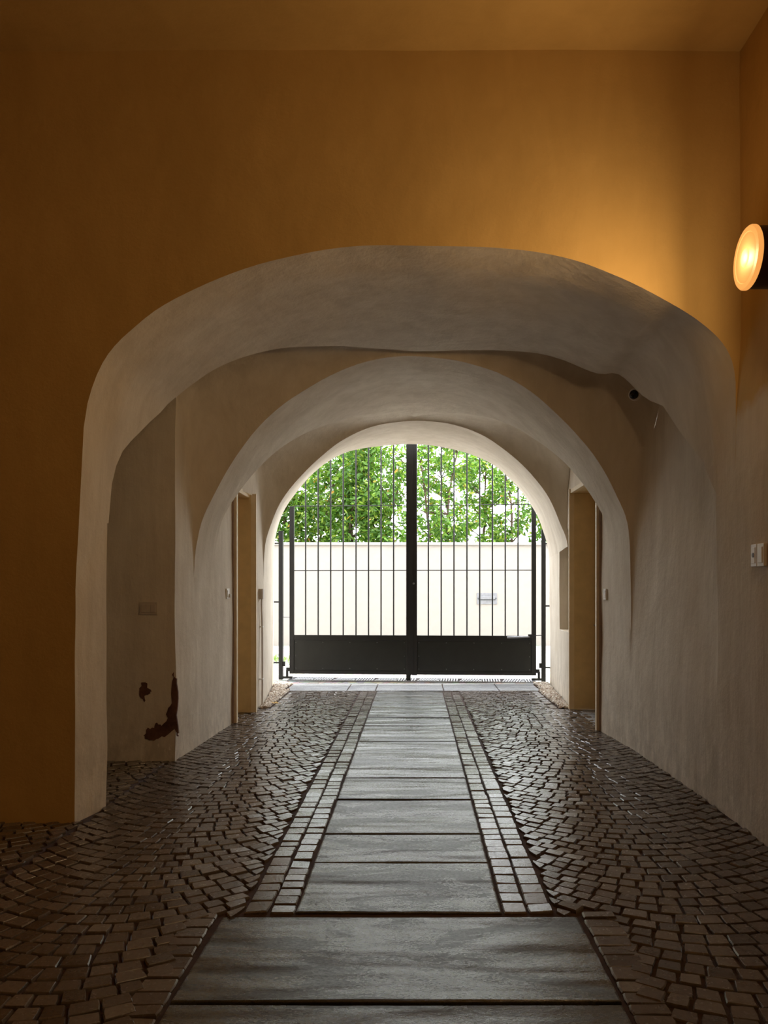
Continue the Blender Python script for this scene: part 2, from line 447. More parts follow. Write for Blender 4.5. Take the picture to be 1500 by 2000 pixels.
# side passage on the left, between the first pier and the second
def side_passage():
    mb = MB()
    xs = [-2.09-i*.12 for i in range(22)]
    # far wall, facing the camera
    n = 40
    rows = []
    for x in xs:
        rows.append([wob((x, 6.70, -.08+3.58*i/n)) for i in range(n+1)])
    mb.grid(rows)
    # near wall (back of the ochre wall)
    rows = [[wob((x-.035, 5.30, -.08+3.58*i/n)) for i in range(n+1)] for x in xs]
    mb.grid(rows)
    # end wall
    mb.grid([[wob((xs[-1]-.02, lerp(5.2, 6.8, j/12), -.08+3.58*i/n)) for i in range(n+1)] for j in range(13)])
    tag(mb.build('wall_side_passage', M['plaster'], smooth=40), 'white pier wall of the side passage, plaster peeled near its corner', kind='structure')
    mb = MB()
    ds = [lerp(5.32, 6.70, .5-.5*math.cos(math.pi*i/30)) for i in range(31)]
    mb.grid([[wob((-X(1, d)*0+(-interp(XL, d)-j*.24), d, max(zside(-1, d), 2.0))) for j in range(12)] for d in ds])
    mb.grid([[wob((-interp(XL, d)-j*.24, d, 2.0)) for j in range(12)] for d in (5.28, 5.32)])
    tag(mb.build('ceiling_side_passage', M['plaster'], smooth=40), 'small vault over the side passage', kind='structure')
side_passage()

# niche in the right jamb
def niche():
    mb = MB()
    d0, d1, z0, z1 = 9.72, 10.9, .93, 2.36
    cx = (d0+d1)/2; hw = (d1-d0)/2-.05; zs = z1-.30
    out = []
    n = 20
    for i in range(n+1):
        a = math.pi*i/n; out.append((cx-hw*math.cos(a), zs+.28*math.sin(a)))
    Xw = lambda d: interp(XR, d)
    dep = .16
    # inner outline: down left side, along arch, down right side
    line = [(cx-hw, z0)]+[(cx-hw, lerp(z0, zs, i/6)) for i in range(1, 6)]+out+[(cx+hw, lerp(zs, z0, i/6)) for i in range(1, 6)]+[(cx+hw, z0)]
    front = [wob((Xw(d), d, z)) for d, z in line]; back = [wob((Xw(d)+dep, d, z)) for d, z in line]
    mb.grid([front, back])
    # sill, back, and the wall around the arch inside the rectangular cut
    mb.grid([[wob((Xw(d0), d0, z0)), wob((Xw(d1), d1, z0))], [wob((Xw(d0)+dep, d0, z0)), wob((Xw(d1)+dep, d1, z0))]])
    mb.add([wob((Xw(d)+dep, d, z)) for d, z in line], [tuple(range(len(line)))])
    def outer(d, z):   # push outline point to the rectangle
        if z <= zs+1e-6: return (d0 if d < cx else d1, z)
        a = math.atan2((z-zs)/.28, (d-cx)/hw)
        t = min((d1-cx)/abs(math.cos(a)+1e-9)if abs(math.cos(a)) > 1e-6 else 9, (z1-zs)/max(math.sin(a), 1e-6))
        return (cx+math.cos(a)*t, zs+math.sin(a)*t)
    oline = [outer(d, z) for d, z in line]
    mb.grid([front, [wob((Xw(d), d, z)) for d, z in oline]])
    for c in (d0, d1):   # the two upper corners
        k = min(range(len(oline)), key=lambda i: (oline[i][0]-c)**2+(oline[i][1]-z1)**2)
        mb.add([wob((Xw(p[0]), p[0], p[1])) for p in (oline[max(0, k-1)], oline[k], oline[min(len(oline)-1, k+1)], (c, z1))], [(0, 3, 1), (1, 3, 2)])
    tag(mb.build('wall_niche', M['plaster'], smooth=35), 'shallow round-topped niche in the white right jamb', kind='structure')
niche()

# ochre front wall with the arch cut out
ZC = 4.97; XLEFT = -5.2; YB = -3.2
def front_wall():
    mb = MB()
    op = [(-interp(XL, 4.95), z) for z in [-.08+i*1.98/24 for i in range(25)]]
    op += [(X(s, 4.95), f1(s)) for s in SS]
    op += [(interp(XR, 4.95), z) for z in [2.2-i*2.28/24 for i in range(25)]]
    n = 14; rows = []
    x1 = 2.16
    for i in range(n+1):
        t = i/n; row = []
        for k, (x, z) in enumerate(op):
            # outer target on the rectangle
            if k < 25: tx, tz = XLEFT, z*1.0
            elif k >= len(op)-25: tx, tz = x1, z*1.0
            else:
                s = (k-25)/(len(op)-51)
                if s < .18: tx, tz = XLEFT, lerp(1.9, ZC+.06, s/.18)
                elif s > .90: tx, tz = x1, lerp(ZC+.06, 2.2, (s-.90)/.10)
                else: tx, tz = lerp(XLEFT, x1, (s-.18)/.72), ZC+.06
            row.append((lerp(x, tx, t), 4.95, lerp(z, tz, t)))
        rows.append([wob(p) for p in row])
    mb.grid(rows)
    for s0, s1 in ((0, 1),): pass
    tag(mb.build('wall_front', M['yellow'], smooth=40), 'ochre rendered wall with a wide basket arch', kind='structure')
front_wall()
def near_room():
    n = 40
    mb = MB()
    ys = [YB+i*(5.0-YB)/60 for i in range(61)]
    mb.grid([[wob((lerp(interp(XR, y), 2.10, min(1, max(0, (i/n*ZC-2.7)/.35))), y, -.08+(ZC+.16)*i/n)) for i in range(n+1)] for y in ys])
    tag(mb.build('wall_right_near', M['two'], smooth=40, weld=True), 'near right wall, ochre above and white plaster below', kind='structure')
    mb = MB()
    mb.grid([[wob((XLEFT+j*(2.22-XLEFT)/30, YB+i*(5.02-YB)/30, ZC)) for j in range(31)] for i in range(31)])
    tag(mb.build('ceiling', M['yellow'], smooth=40), 'flat ochre ceiling over the near room', kind='structure')
    mb = MB(); mb.box(XLEFT-.2, XLEFT, YB-.2, 5.1, -.1, ZC+.1)
    tag(mb.build('wall_left_near', M['yellow']), 'ochre wall far to the left of the near room', kind='structure')
    mb = MB(); mb.box(XLEFT-.2, 2.4, YB-.2, YB, -.1, ZC+.1)
    tag(mb.build('wall_back', M['yellow']), 'ochre wall behind the viewer', kind='structure')
near_room()

# outer face of the building towards the courtyard
def outer_wall():
    mb = MB()
    y0 = 12.15
    op = [(-interp(XL, y0), z) for z in [-.08+i*.2 for i in range(10)]]
    op += [(X(s, y0), f4(s)) for s in SS]
    op += [(interp(XR, y0), z) for z in [1.72-i*.2 for i in range(10)]]
    rows = []
    for t in (0, .1, .4, 1):
        row = []
        for k, (x, z) in enumerate(op):
            if k < 10: tx, tz = -15, z
            elif k >= len(op)-10: tx, tz = 15, z
            else:
                s = (k-10)/(len(op)-21)
                if s < .25: tx, tz = -15, lerp(1.7, 10, s/.25)
                elif s > .75: tx, tz = 15, lerp(10, 1.7, (s-.75)/.25)
                else: tx, tz = lerp(-15, 15, (s-.25)/.5), 10
            row.append((lerp(x, tx, t), y0, lerp(z, tz, t)))
        rows.append([wob(p) for p in row])
    mb.grid(rows)
    tag(mb.build('wall_outer', M['gwall'], smooth=40), 'outer face of the building around the gateway', kind='structure')
outer_wall()
# unseen building shell, roof and far sides, added to stop light leaking in
m = MB(); m.box(-15.2, 15.2, -4.2, 12.2, 10, 10.2); tag(m.build('roof', M['gwall']), 'unseen flat roof added to keep light from leaking into the vault', kind='structure')
for nm, a in (('wall_building_west', (-15.2, -15, -4.2, 12.15, -.1, 10.1)), ('wall_building_east', (15, 15.2, -4.2, 12.15, -.1, 10.1)), ('wall_building_rear', (-15.2, 15.2, -4.4, -4.2, -.1, 10.1))):
    m = MB(); m.box(*a); tag(m.build(nm, M['gwall']), 'unseen outer wall added to keep light out of the building shell', kind='structure')

# ------------------------------------------------------------------ floor
mb = MB()
mb.box(XLEFT, 2.6, YB, 12.2, -.14, -.013)
floor = tag(mb.build('floor', M['mortar']), 'floor of setts and stone slabs with dark earth joints', kind='structure')
mb = MB(); mb.box(-16, 16, 12.2, 34, -.14, -.012)
tag(mb.build('ground', M['yard']), 'pale paved courtyard beyond the gate', kind='structure')

SL_X0, SL_X1 = -.56, .41
BIG_X0, BIG_X1, BIG_Y = -.89, .755, 3.545
def dpt(py): return 1.5*1500/(py-1150)
joints = [3.56] + [dpt(y) for y in (1684, 1628, 1561, 1519, 1500, 1448, 1431, 1417, 1401, 1376, 1358)]+[11.28]
def slab(x0, x1, y0, y1, mat, h=0.0, jag=.006, parent=floor, g=.006, tilt=None):
    """one flagstone: irregular outline, rounded arris"""
    pts = []
    def side(a, b, n):
        for i in range(n):
            t = i/n; p = Vector(a).lerp(Vector(b), t)
            pts.append(p)
    x0 += g; x1 -= g; y0 += g; y1 -= g
    nx = max(3, int((x1-x0)/.05)); ny = max(3, int((y1-y0)/.05))
    side((x0, y0), (x1, y0), nx); side((x1, y0), (x1, y1), ny); side((x1, y1), (x0, y1), nx); side((x0, y1), (x0, y0), ny)
    c = Vector(((x0+x1)/2, (y0+y1)/2)); q = []
    for p in pts:
        k = noise.noise(Vector((p.x*9, p.y*9, x0)))*jag + noise.noise(Vector((p.x*40, p.y*40, 3)))*jag*.5
        d = (c-p).normalized(); q.append(p+d*(abs(k)))
    mb = MB(); n = len(q); tx = random.uniform(-.003, .003); ty = random.uniform(-.007, .002) if tilt is None else tilt
    def zz(p): return h+tx*(p.x-c.x)+ty*(p.y-c.y)
    rings = [[(p.x, p.y, -.05) for p in q], [(p.x, p.y, zz(p)-.006) for p in q]]
    for ins, dz in ((.003, -.002), (.010, 0)):
        rings.append([((p+(c-p).normalized()*ins).x, (p+(c-p).normalized()*ins).y, zz(p)+dz) for p in q])
    base = len(mb.v)
    for r in rings: mb.v += r
    for i in range(3):
        for k in range(n):
            mb.f.append((i*n+k, i*n+(k+1) % n, (i+1)*n+(k+1) % n, (i+1)*n+k)); mb.mi.append(0)
    mb.f.append(tuple(3*n+k for k in range(n))); mb.mi.append(0)
    return mb.build('paving_slab', mat, parent)
for i, (a, b) in enumerate(zip(joints, joints[1:])):
    slab(SL_X0, SL_X1, a, b, M['slab'], random.uniform(-.003, .003))
slab(BIG_X0, BIG_X1, dpt(1963), BIG_Y-.005, M['slab'], .002, tilt=-.028)
slab(BIG_X0, BIG_X1, 1.95, dpt(1963), M['slab'], .008, tilt=-.006)
slab(BIG_X0, BIG_X1, 1.0, 1.95, M['slab'], .0)
for a, b in ((-1.92, -1.0), (-1.0, -.58), (-.58, .43), (.43, 1.25), (1.25, 1.86)):
    slab(a, b, 11.30, 12.18, M['threshold'], .001)
for a, b, x0, x1 in ((8.62, 9.31, -2.36, -2.04), (8.18, 9.55, 1.98, 2.30)):
    slab(x0, x1, a, b, M['threshold'], -.001)

cob = MB()
def stone(q, gap=.003, h=None):
    """one sett from four plan corners (counter-clockwise)"""
    c = sum((Vector(p) for p in q), Vector((0, 0)))/4
    if h is None: h = random.gauss(0, .0022)
    tx, ty = random.gauss(0, .018), random.gauss(0, .018)
    base = []
    m = []
    for i in range(4):
        a, b = Vector(q[i]), Vector(q[(i+1) % 4])
        m.append(a); m.append((a+b)/2)
    P = []
    for i, p in enumerate(m):
        d = c-p; L = d.length
        if L < .012: return
        k = gap*(1.35 if i % 2 == 0 else 1.0)+random.uniform(0, .003)
        if i % 2 == 0: k += .003
        P.append(p+d/L*min(k, L*.4))
    b = len(cob.v)
    def zz(p): return h+tx*(p.x-c.x)+ty*(p.y-c.y)
    for p in P: cob.v.append((p.x, p.y, -.03))
    for p in P: cob.v.append((p.x, p.y, zz(p)-.006))
    for p in P:
        e = p+(c-p)*.09; cob.v.append((e.x, e.y, zz(e)))
    for r in range(2):
        for k in range(8):
            cob.f.append((b+r*8+k, b+r*8+(k+1) % 8, b+(r+1)*8+(k+1) % 8, b+(r+1)*8+k)); cob.mi.append(0)
    cob.f.append(tuple(b+16+k for k in range(8))); cob.mi.append(0)
def jit(p, a=.005): return (p[0]+random.uniform(-a, a), p[1]+random.uniform(-a, a))
def column(x0, x1, y0, y1, lo=.085, hi=.14, wav=.012):
    """a straight border course of setts running away from the viewer"""
    y = y0
    W = lambda yy, ph: noise.noise(Vector((ph*3.1, yy*1.7, 0)))*wav
    while y < y1-.03:
        L = min(random.uniform(lo, hi), y1-y)
        xa, xb = x0, x1
        q = [(xa, y), (xb+W(y, x1), y), (xb+W(y+L, x1), y+L), (xa, y+L)]
        q = [jit(q[0], .002), jit(q[1], .004), jit(q[2], .004), jit(q[3], .002)]
        stone(q); y += L
def field(x0, x1, y0, y1, sag, inside, s=.098, wst=.105):
    """segmental bowls of setts"""
    xc = (x0+x1)/2; hw = (x1-x0)/2
    Y = lambda x, k: y0-sag+k*s + sag*((x-xc)/hw)**2 + noise.noise(Vector((x*1.3, k*s*1.1, 5)))*.03
    def nrm(x):
        m = 2*sag*(x-xc)/hw**2; L = math.hypot(m, 1); return (-m/L, 1/L), L
    nk = int((y1-y0+sag)/s)+2
    for k in range(nk):
        off = random.random()
        # walk along the arc
        x = x0-.12+off*.08
        while x < x1+.1:
            (nx_, ny_), L = nrm(x); dx = wst*random.uniform(.85, 1.2)/L
            xb = x+dx
            pts = []
            for xx, kk in ((x, 0), (xb, 0), (xb, 1), (x, 1)):
                (a, b), L2 = nrm(xx)
                yy = Y(xx, k)
                if kk:
                    xn = xx+a*s/L2; yn = Y(xn, k+1)
                    pts.append((xn, yn))
                else: pts.append((xx, yy))
            cx = sum(p[0] for p in pts)/4; cy = sum(p[1] for p in pts)/4
            if x0 < cx < x1 and y0 < cy < y1 and inside(cx, cy):
                pts = [(min(max(p[0], x0), x1), min(max(p[1], y0), y1)) for p in pts]
                if max(p[0] for p in pts)-min(p[0] for p in pts) > .03 and max(p[1] for p in pts)-min(p[1] for p in pts) > .03:
                    stone([jit(p) for p in pts])
            x = xb
GD0 = 9.62
cw = .118
for k in range(2):
    column(SL_X0-cw*(k+1), SL_X0-cw*k, 3.56, 11.28)
    column(SL_X1+cw*k, SL_X1+cw*(k+1), 3.56, 11.28)
column(BIG_X0-.16, BIG_X0-.01, 1.0, 3.56, .07, .11)
column(BIG_X1+.01, BIG_X1+.17, 1.0, 3.56, .07, .11)
def in_left(x, y):
    if y > GD0-.02 and x < -1.78+.03: return False
    return y > 3.56 or x < BIG_X0-.11
def in_right(x, y):
    if y > GD0-.02 and x > 1.72: return False
    return y > 3.56 or x > BIG_X1+.12
XA = SL_X0-2*cw-.004; XB = SL_X1+2*cw+.004
field(-2.14, XA, 1.0, 11.28, .30, in_left)
field(XB, 2.08, 1.0, 11.28, .30, in_right)
field(-3.48, -2.14, 1.0, 4.97, .30, lambda x, y: True)
field(-4.8, -3.48, 1.0, 4.97, .30, lambda x, y: True)
field(-3.48, -2.14, 5.28, 6.72, .30, lambda x, y: True)
field(-4.7, -3.48, 5.28, 6.72, .30, lambda x, y: True)
# rim courses beside the gravel beds
column(-1.82, -1.72, GD0, 11.28, .16, .24, .004)
column(1.70, 1.80, GD0, 11.28, .16, .24, .004)
cb = cob.build('sett_paving', M['cobble'], floor, smooth=38)

# gravel beds by the gate
def gravel(name, poly_x, label, n):
    mb = MB()
    bm = bmesh.new(); bmesh.ops.create_icosphere(bm, subdivisions=1, radius=1)
    bv = [v.co.copy() for v in bm.verts]; bf = [tuple(v.index for v in f.verts) for f in bm.faces]; bm.free()
    for i in range(n):
        y = random.uniform(GD0+.02, 12.18); a, b = poly_x(y); x = random.uniform(a, b)
        r = random.uniform(.010, .021); m = Matrix.Rotation(random.uniform(0, 6.3), 3, Vector((random.random(), random.random(), random.random()+.1)).normalized())
        sc = Vector((random.uniform(.8, 1.4), random.uniform(.7, 1.1), random.uniform(.5, .8)))
        z = .000+random.uniform(0, .024)
        mb.add([m @ Vector((v.x*r*sc.x, v.y*r*sc.y, v.z*r*sc.z))+Vector((x, y, z)) for v in bv], bf)
    o = mb.build(name, M['gravel'], smooth=0)
    return tag(o, label, 'gravel', kind='stuff')
gravel('gravel', lambda y: (-interp(XL, y)+.03, -1.84 if y < 11.3 else -1.94), 'pale gravel bed at the foot of the left jamb', 2300)
gravel('gravel', lambda y: (1.82 if y < 11.3 else 1.88, interp(XR, y)-.03), 'pale gravel bed at the foot of the right jamb', 1900)

# fallen leaf
def dry_leaf(loc, rz, sc=1):
    mb = MB(); pts = []
    lobes = [(0, 1.0), (.32, .42), (.75, .82), (1.15, .38), (1.6, .62), (2.3, .34), (2.9, .42), (3.14, .2)]
    prof = lobes+[(2*math.pi-a, r) for a, r in reversed(lobes[1:-1])]
    vs = [(0, 0, .012)]
    for a, r in prof: vs.append((math.sin(a)*r*.06*sc, math.cos(a)*r*.06*sc, .004+.02*abs(math.sin(a*1.5))*r*sc))
    n = len(prof)
    fs = [(0, i+1, (i+1) % n+1) for i in range(n)]
    mb.add(vs, fs); mb.add([(v[0], v[1], v[2]-.0012) for v in vs], [f[::-1] for f in fs])
    mb.tube([(0, -.02*sc, .008), (.006*sc, -.06*sc, .006), (.012*sc, -.095*sc, .01)], .0018, 5)
    return mb.build('fallen_leaf', M['dryleaf'], None, 0, loc, (0, 0, rz))
tag(dry_leaf((-1.79, 9.86, .026), .7, 1.25), 'yellow dry lobed leaf on the gravel by the left doorway', 'leaf')

# ------------------------------------------------------------------ doors
def doorway(name, sg, d0, d1, H, label):
    """recess with ochre jambs, cream frame edge and an ochre leaf set deep inside"""
    Xf = interp(XL, (d0+d1)/2) if sg < 0 else interp(XR, (d0+d1)/2)
    root = empty(name, (sg*Xf, (d0+d1)/2, 0)); tag(root, label, kind='structure')
    L = (d1-d0)/2; dep = .30
    xn = lambda y: sg*((interp(XL, y+(d0+d1)/2) if sg < 0 else interp(XR, y+(d0+d1)/2))-Xf)
    def bx(x0, x1, *a, **k):
        mb = MB(); mb.box(min(x0, x1), max(x0, x1), *a, **k); return mb
    # jamb boards (their faces look along the passage)
    m = bx(xn(-L)-sg*.0, sg*(dep+.06), -L-.05, -L+.02, 0, H+.02, bev=.003); m.box(*sorted((xn(L), sg*(dep+.06))), L-.02, L+.05, 0, H+.02, bev=.003)
    m.box(*sorted((0, sg*(dep+.06))), -L, L, H-.02, H+.04, bev=.003); m.build('jamb', M['ochre'], root)
    # frame edge standing slightly proud of the plaster
    m = MB()
    for y0, y1, xx in ((-L-.035, -L+.022, xn(-L)), (L-.022, L+.02, xn(L))):
        m.box(*sorted((xx-sg*.045, xx+sg*.02)), y0, y1, 0, H+.03, bev=.004)
    m.box(*sorted((min(xn(-L), xn(L), key=abs)-sg*.028, sg*.02)), -L, L, H-.022, H+.03, bev=.004)
    m.build('door_frame', M['cream'], root)
    m = MB(); m.box(*sorted((xn(-L)-sg*.016, xn(-L)+sg*.01)), -L-.065, -L-.037, 0, H+.03, bev=.003); m.build('frame_edge', M['brownframe'], root)
    leaf = bx(sg*dep, sg*(dep+.045), -L+.02, L-.02, .01, H-.02, bev=.004)
    for z0, z1 in ((.2, 1.0), (1.15, H-.25)):
        leaf.box(*sorted((sg*(dep-.012), sg*(dep+.01))), -L+.12, L-.12, z0, z1, bev=.01)
    lf = leaf.build('door_leaf', M['ochre'], root)
    h = MB(); h.tube([(sg*dep, L-.1, 1.05), (sg*(dep-.05), L-.1, 1.05), (sg*(dep-.055), L-.2, 1.05)], .009, 8); h.build('door_handle', M['steel'], lf, 40)
    return root
doorway('door_1', -1, 8.6, 9.33, 2.62, 'ochre doorway in the left wall')
doorway('door_2', 1, 8.15, 9.57, 2.71, 'ochre doorway in the right wall')

# peeled plaster on the pier of the side passage (y = 6.70)
def patch(pts, label):
    """px outline -> points on the pier face"""
    y = 6.68
    q = []
    for px, py in pts: q.append(((px-810)/1500*y, 1.5+(1150-py)/1500*y))
    out = []
    for i, a in enumerate(q):
        b = q[(i+1) % len(q)]
        for k in range(3):
            t = k/3; x = lerp(a[0], b[0], t); z = lerp(a[1], b[1], t)
            j = .012 if k else .004
            out.append((x+random.uniform(-j, j), z+random.uniform(-j, j)))
    mb = MB(); n = len(out)
    def surf(x, z, o): p = wob((x, 6.70, z)); return (p[0], p[1]-o, p[2])
    mb.v = [surf(x, z, .004) for x, z in out]+[surf(x, z, -.02) for x, z in out]
    mb.f = [tuple(range(n))]+[(i, (i+1) % n, n+(i+1) % n, n+i) for i in range(n)]; mb.mi = [0]*(n+1)
    me = mb.mesh('bare_patch'); bm = bmesh.new(); bm.from_mesh(me); bmesh.ops.triangulate(bm, faces=[f for f in bm.faces if len(f.verts) > 4]); bm.to_mesh(me); bm.free()
    o = link('bare_patch', me, M['brick'], bpy.data.objects['wall_side_passage'])
    o['label'] = label
patch([(337, 1312), (342, 1335), (343, 1380), (346, 1432), (343, 1438), (338, 1424), (326, 1436), (312, 1440), (300, 1447), (288, 1444), (279, 1437), (287, 1421), (300, 1422), (305, 1411), (313, 1417),
       (323, 1408), (324, 1390), (333, 1372), (333, 1330)], 'bare brick where plaster has peeled beside the corner')
patch([(273, 1334), (281, 1332), (284, 1340), (292, 1346), (292, 1354), (284, 1357), (279, 1361), (280, 1373), (273, 1364), (270, 1350)], 'small bare brick spot in the plaster')

# ------------------------------------------------------------------ switches and boxes
def plate(name, loc, rz, w_, h_, mods, mat, modmat, label, cat, group=None):
    """wall plate in local xz, facing -y"""
    root = empty(name, loc, rz); tag(root, label, cat, group)
    MB().box(-w_/2, w_/2, -.009, 0.01, -h_/2, h_/2, bev=.004).build('plate', mat, root)
    n = len(mods); mw = (w_-.03)/n
    for i, kind in enumerate(mods):
        x = -w_/2+.015+mw*(i+.5)
        if kind == 'rocker':
            MB().box(x-mw/2+.002, x+mw/2-.002, -.014, -.006, -h_/2+.02, h_/2-.02, bev=.002).build('rocker', modmat, root)
        elif kind == 'hole':
            o = MB().box(x-mw/2+.002, x+mw/2-.002, -.012, -.006, -h_/2+.02, h_/2-.02, bev=.002).build('socket_module', modmat, root)
            MB().tube([(x, -.014, .002), (x, -.010, .002)], mw*.3, 16).build('round_button', M['dark'], o, 40)['label'] = 'dark red round button'
        elif kind == 'key':
            o = MB().box(x-mw/2+.002, x+mw/2-.002, -.012, -.006, -h_/2+.02, h_/2-.02, bev=.002).build('socket_module', modmat, root)
            MB().box(x-.012, x+.012, -.032, -.010, -h_/2+.012, -h_/2+.05, bev=.003).build('lever', modmat, o)
    return root
def wx(sg, d, z, off=0):
    p = wob((X(sg, d), d, z)); return (p[0]-sg*off, p[1], p[2])
plate('switch_plate', (-2.32, wob((-2.32, 6.70, 1.33))[1]-.001, 1.33), 0, .155, .112, ['rocker']*3, M['plastic_painted'], M['plastic_painted'],
      'painted over triple switch on the shaded pier wall above the peeled plaster', 'switch')
plate('switch_plate', wx(-1, 8.33, 1.45, .003), R(90), .12, .11, ['rocker', 'key'], M['plastic'], M['plastic'], 'white switch beside the ochre doorway on the left', 'switch')
plate('switch_plate', wx(1, 7.95, 1.445, .003), R(-90), .11, .115, ['rocker', 'rocker'], M['plastic'], M['plastic'], 'white switch beside the ochre doorway on the right', 'switch')
plate('socket_plate', (2.045, 4.615, 1.70), R(-90), .078, .135, ['hole'], M['plastic'], M['plastic'], 'white plate with round dark button on the near right wall', 'socket')
plate('switch_plate', (2.045, 4.525, 1.70), R(-90), .09, .135, ['rocker'], M['plastic'], M['plastic'], 'white plate cut by the photo edge beside the round-button plate', 'switch')

# conduit and junction box on the left jamb
d = 9.72; xw = wx(-1, d, 1.4)[0]
root = empty('electrical_conduit', (xw, d, 0)); tag(root, 'grey junction box with thin conduit running down the left jamb', 'conduit')
jb = MB(); jb.box(-.02, .055, -.05, .05, 1.37, 1.50, bev=.006); jb.build('junction_box', M['greyplastic'], root)
MB().tube([(.028, 0, 1.38), (.028, 0, 1.25), (.034, .01, 1.0), (.036, .01, .4), (.036, 0, .0)], .011, 10).build('pipe', M['greyplastic'], root, 60)
for z in (1.02, .36): MB().box(-.01, .05, -.018, .028, z-.008, z+.008, bev=.002).build('clamp', M['plastic'], root)

# security camera on the right groin
root = empty('security_camera', (1.945, 6.80, 3.22)); tag(root, 'small white dome camera with dark lens on the right groin', 'security camera')
bm_ = MB(); prof = [(.0, .0), (.052, .0), (.056, .012), (.054, .03), (.045, .036), (0, .036)]
def lathe(mb, prof, n=28, M4=Matrix.Identity(4)):
    b = len(mb.v)
    for r, h in prof:
        for k in range(n):
            a = 2*math.pi*k/n; mb.v.append(tuple(M4 @ Vector((r*math.cos(a), r*math.sin(a), h))))
    for i in range(len(prof)-1):
        for k in range(n):
            mb.f.append((b+i*n+k, b+i*n+(k+1) % n, b+(i+1)*n+(k+1) % n, b+(i+1)*n+k)); mb.mi.append(0)
    return mb
aim = Vector((-.42, -.86, -.22)).normalized().to_track_quat('Z', 'Y').to_matrix().to_4x4()
lathe(MB(), [(.0005, -.05), (.05, -.05), (.056, -.02), (.052, .01), (.044, .022), (.040, .022), (.04, .012)], 28, aim).build('housing', M['plastic'], root, 40)
lathe(MB(), [(.0405, .010), (.038, .022), (.03, .032), (.016, .038), (.0005, .04)], 28, aim).build('lens', M['glassdark'], root, 60)['label'] = 'dark round lens'
MB().tube([(.03, .0, .0), (.075, .02, .01), (.10, .04, .06)], .012, 8).build('bracket', M['plastic'], root, 60)
MB().tube([(-.02, .03, .03), (-.06, .05, .07), (-.10, .06, .10)], .003, 5).build('cable', M['greyplastic'], root, 60)

# ------------------------------------------------------------------ wall lamp
def wall_lamp(y, label):
    root = empty('wall_lamp', (2.09, y, 3.28)); tag(root, label, 'lamp', 'round wall lamps on the right wall')
    mx = Matrix.Rotation(R(-90), 4, 'Y')   # local z -> -x
    rr = .165
    lathe(MB(), [(.0005, 0), (rr*.93, 0), (rr*.96, .01), (rr*.96, .285), (rr*.90, .29), (rr*.88, .28), (.0005, .275)], 48, mx).build('body', M['lampbody'], root, 35)
    lathe(MB(), [(rr*.97, .284), (rr*1.0, .288), (rr*1.0, .303), (rr*.96, .311), (rr*.80, .313), (rr*.78, .309), (rr*.75, .311), (rr*.4, .314), (.0005, .315)], 48, mx).build('glass_disc', M['lens'], root, 35)
    lathe(MB(), [(.0005, .3145), (.05, .3145), (.045, .319), (.03, .322), (.0005, .323)], 24, mx).build('bulb', M['bulb'], root, 60)
    ll = bpy.data.lights.new('lamp_light', 'AREA'); ll.shape = 'DISK'; ll.size = .30; ll.color = LAMP_COL; ll.energy = LAMP*.62
    lo = bpy.data.objects.new('lamp_light', ll); COL.objects.link(lo); lo.parent = root; lo.location = (-.335, 0, 0); lo.rotation_euler = (0, R(90), 0)
    ll = bpy.data.lights.new('lamp_glow', 'POINT'); ll.shadow_soft_size = .04; ll.color = LAMP_COL; ll.energy = LAMP*.38
    lo = bpy.data.objects.new('lamp_glow', ll); COL.objects.link(lo); lo.parent = root; lo.location = (-.37, 0, 0)
wall_lamp(4.13, 'round dark brown wall lamp with glowing amber glass by the arch')
wall_lamp(-.6, 'added unseen wall lamp behind the viewer, lifting the left of the ochre wall')  # extra lamp added out of view to brighten the ochre wall

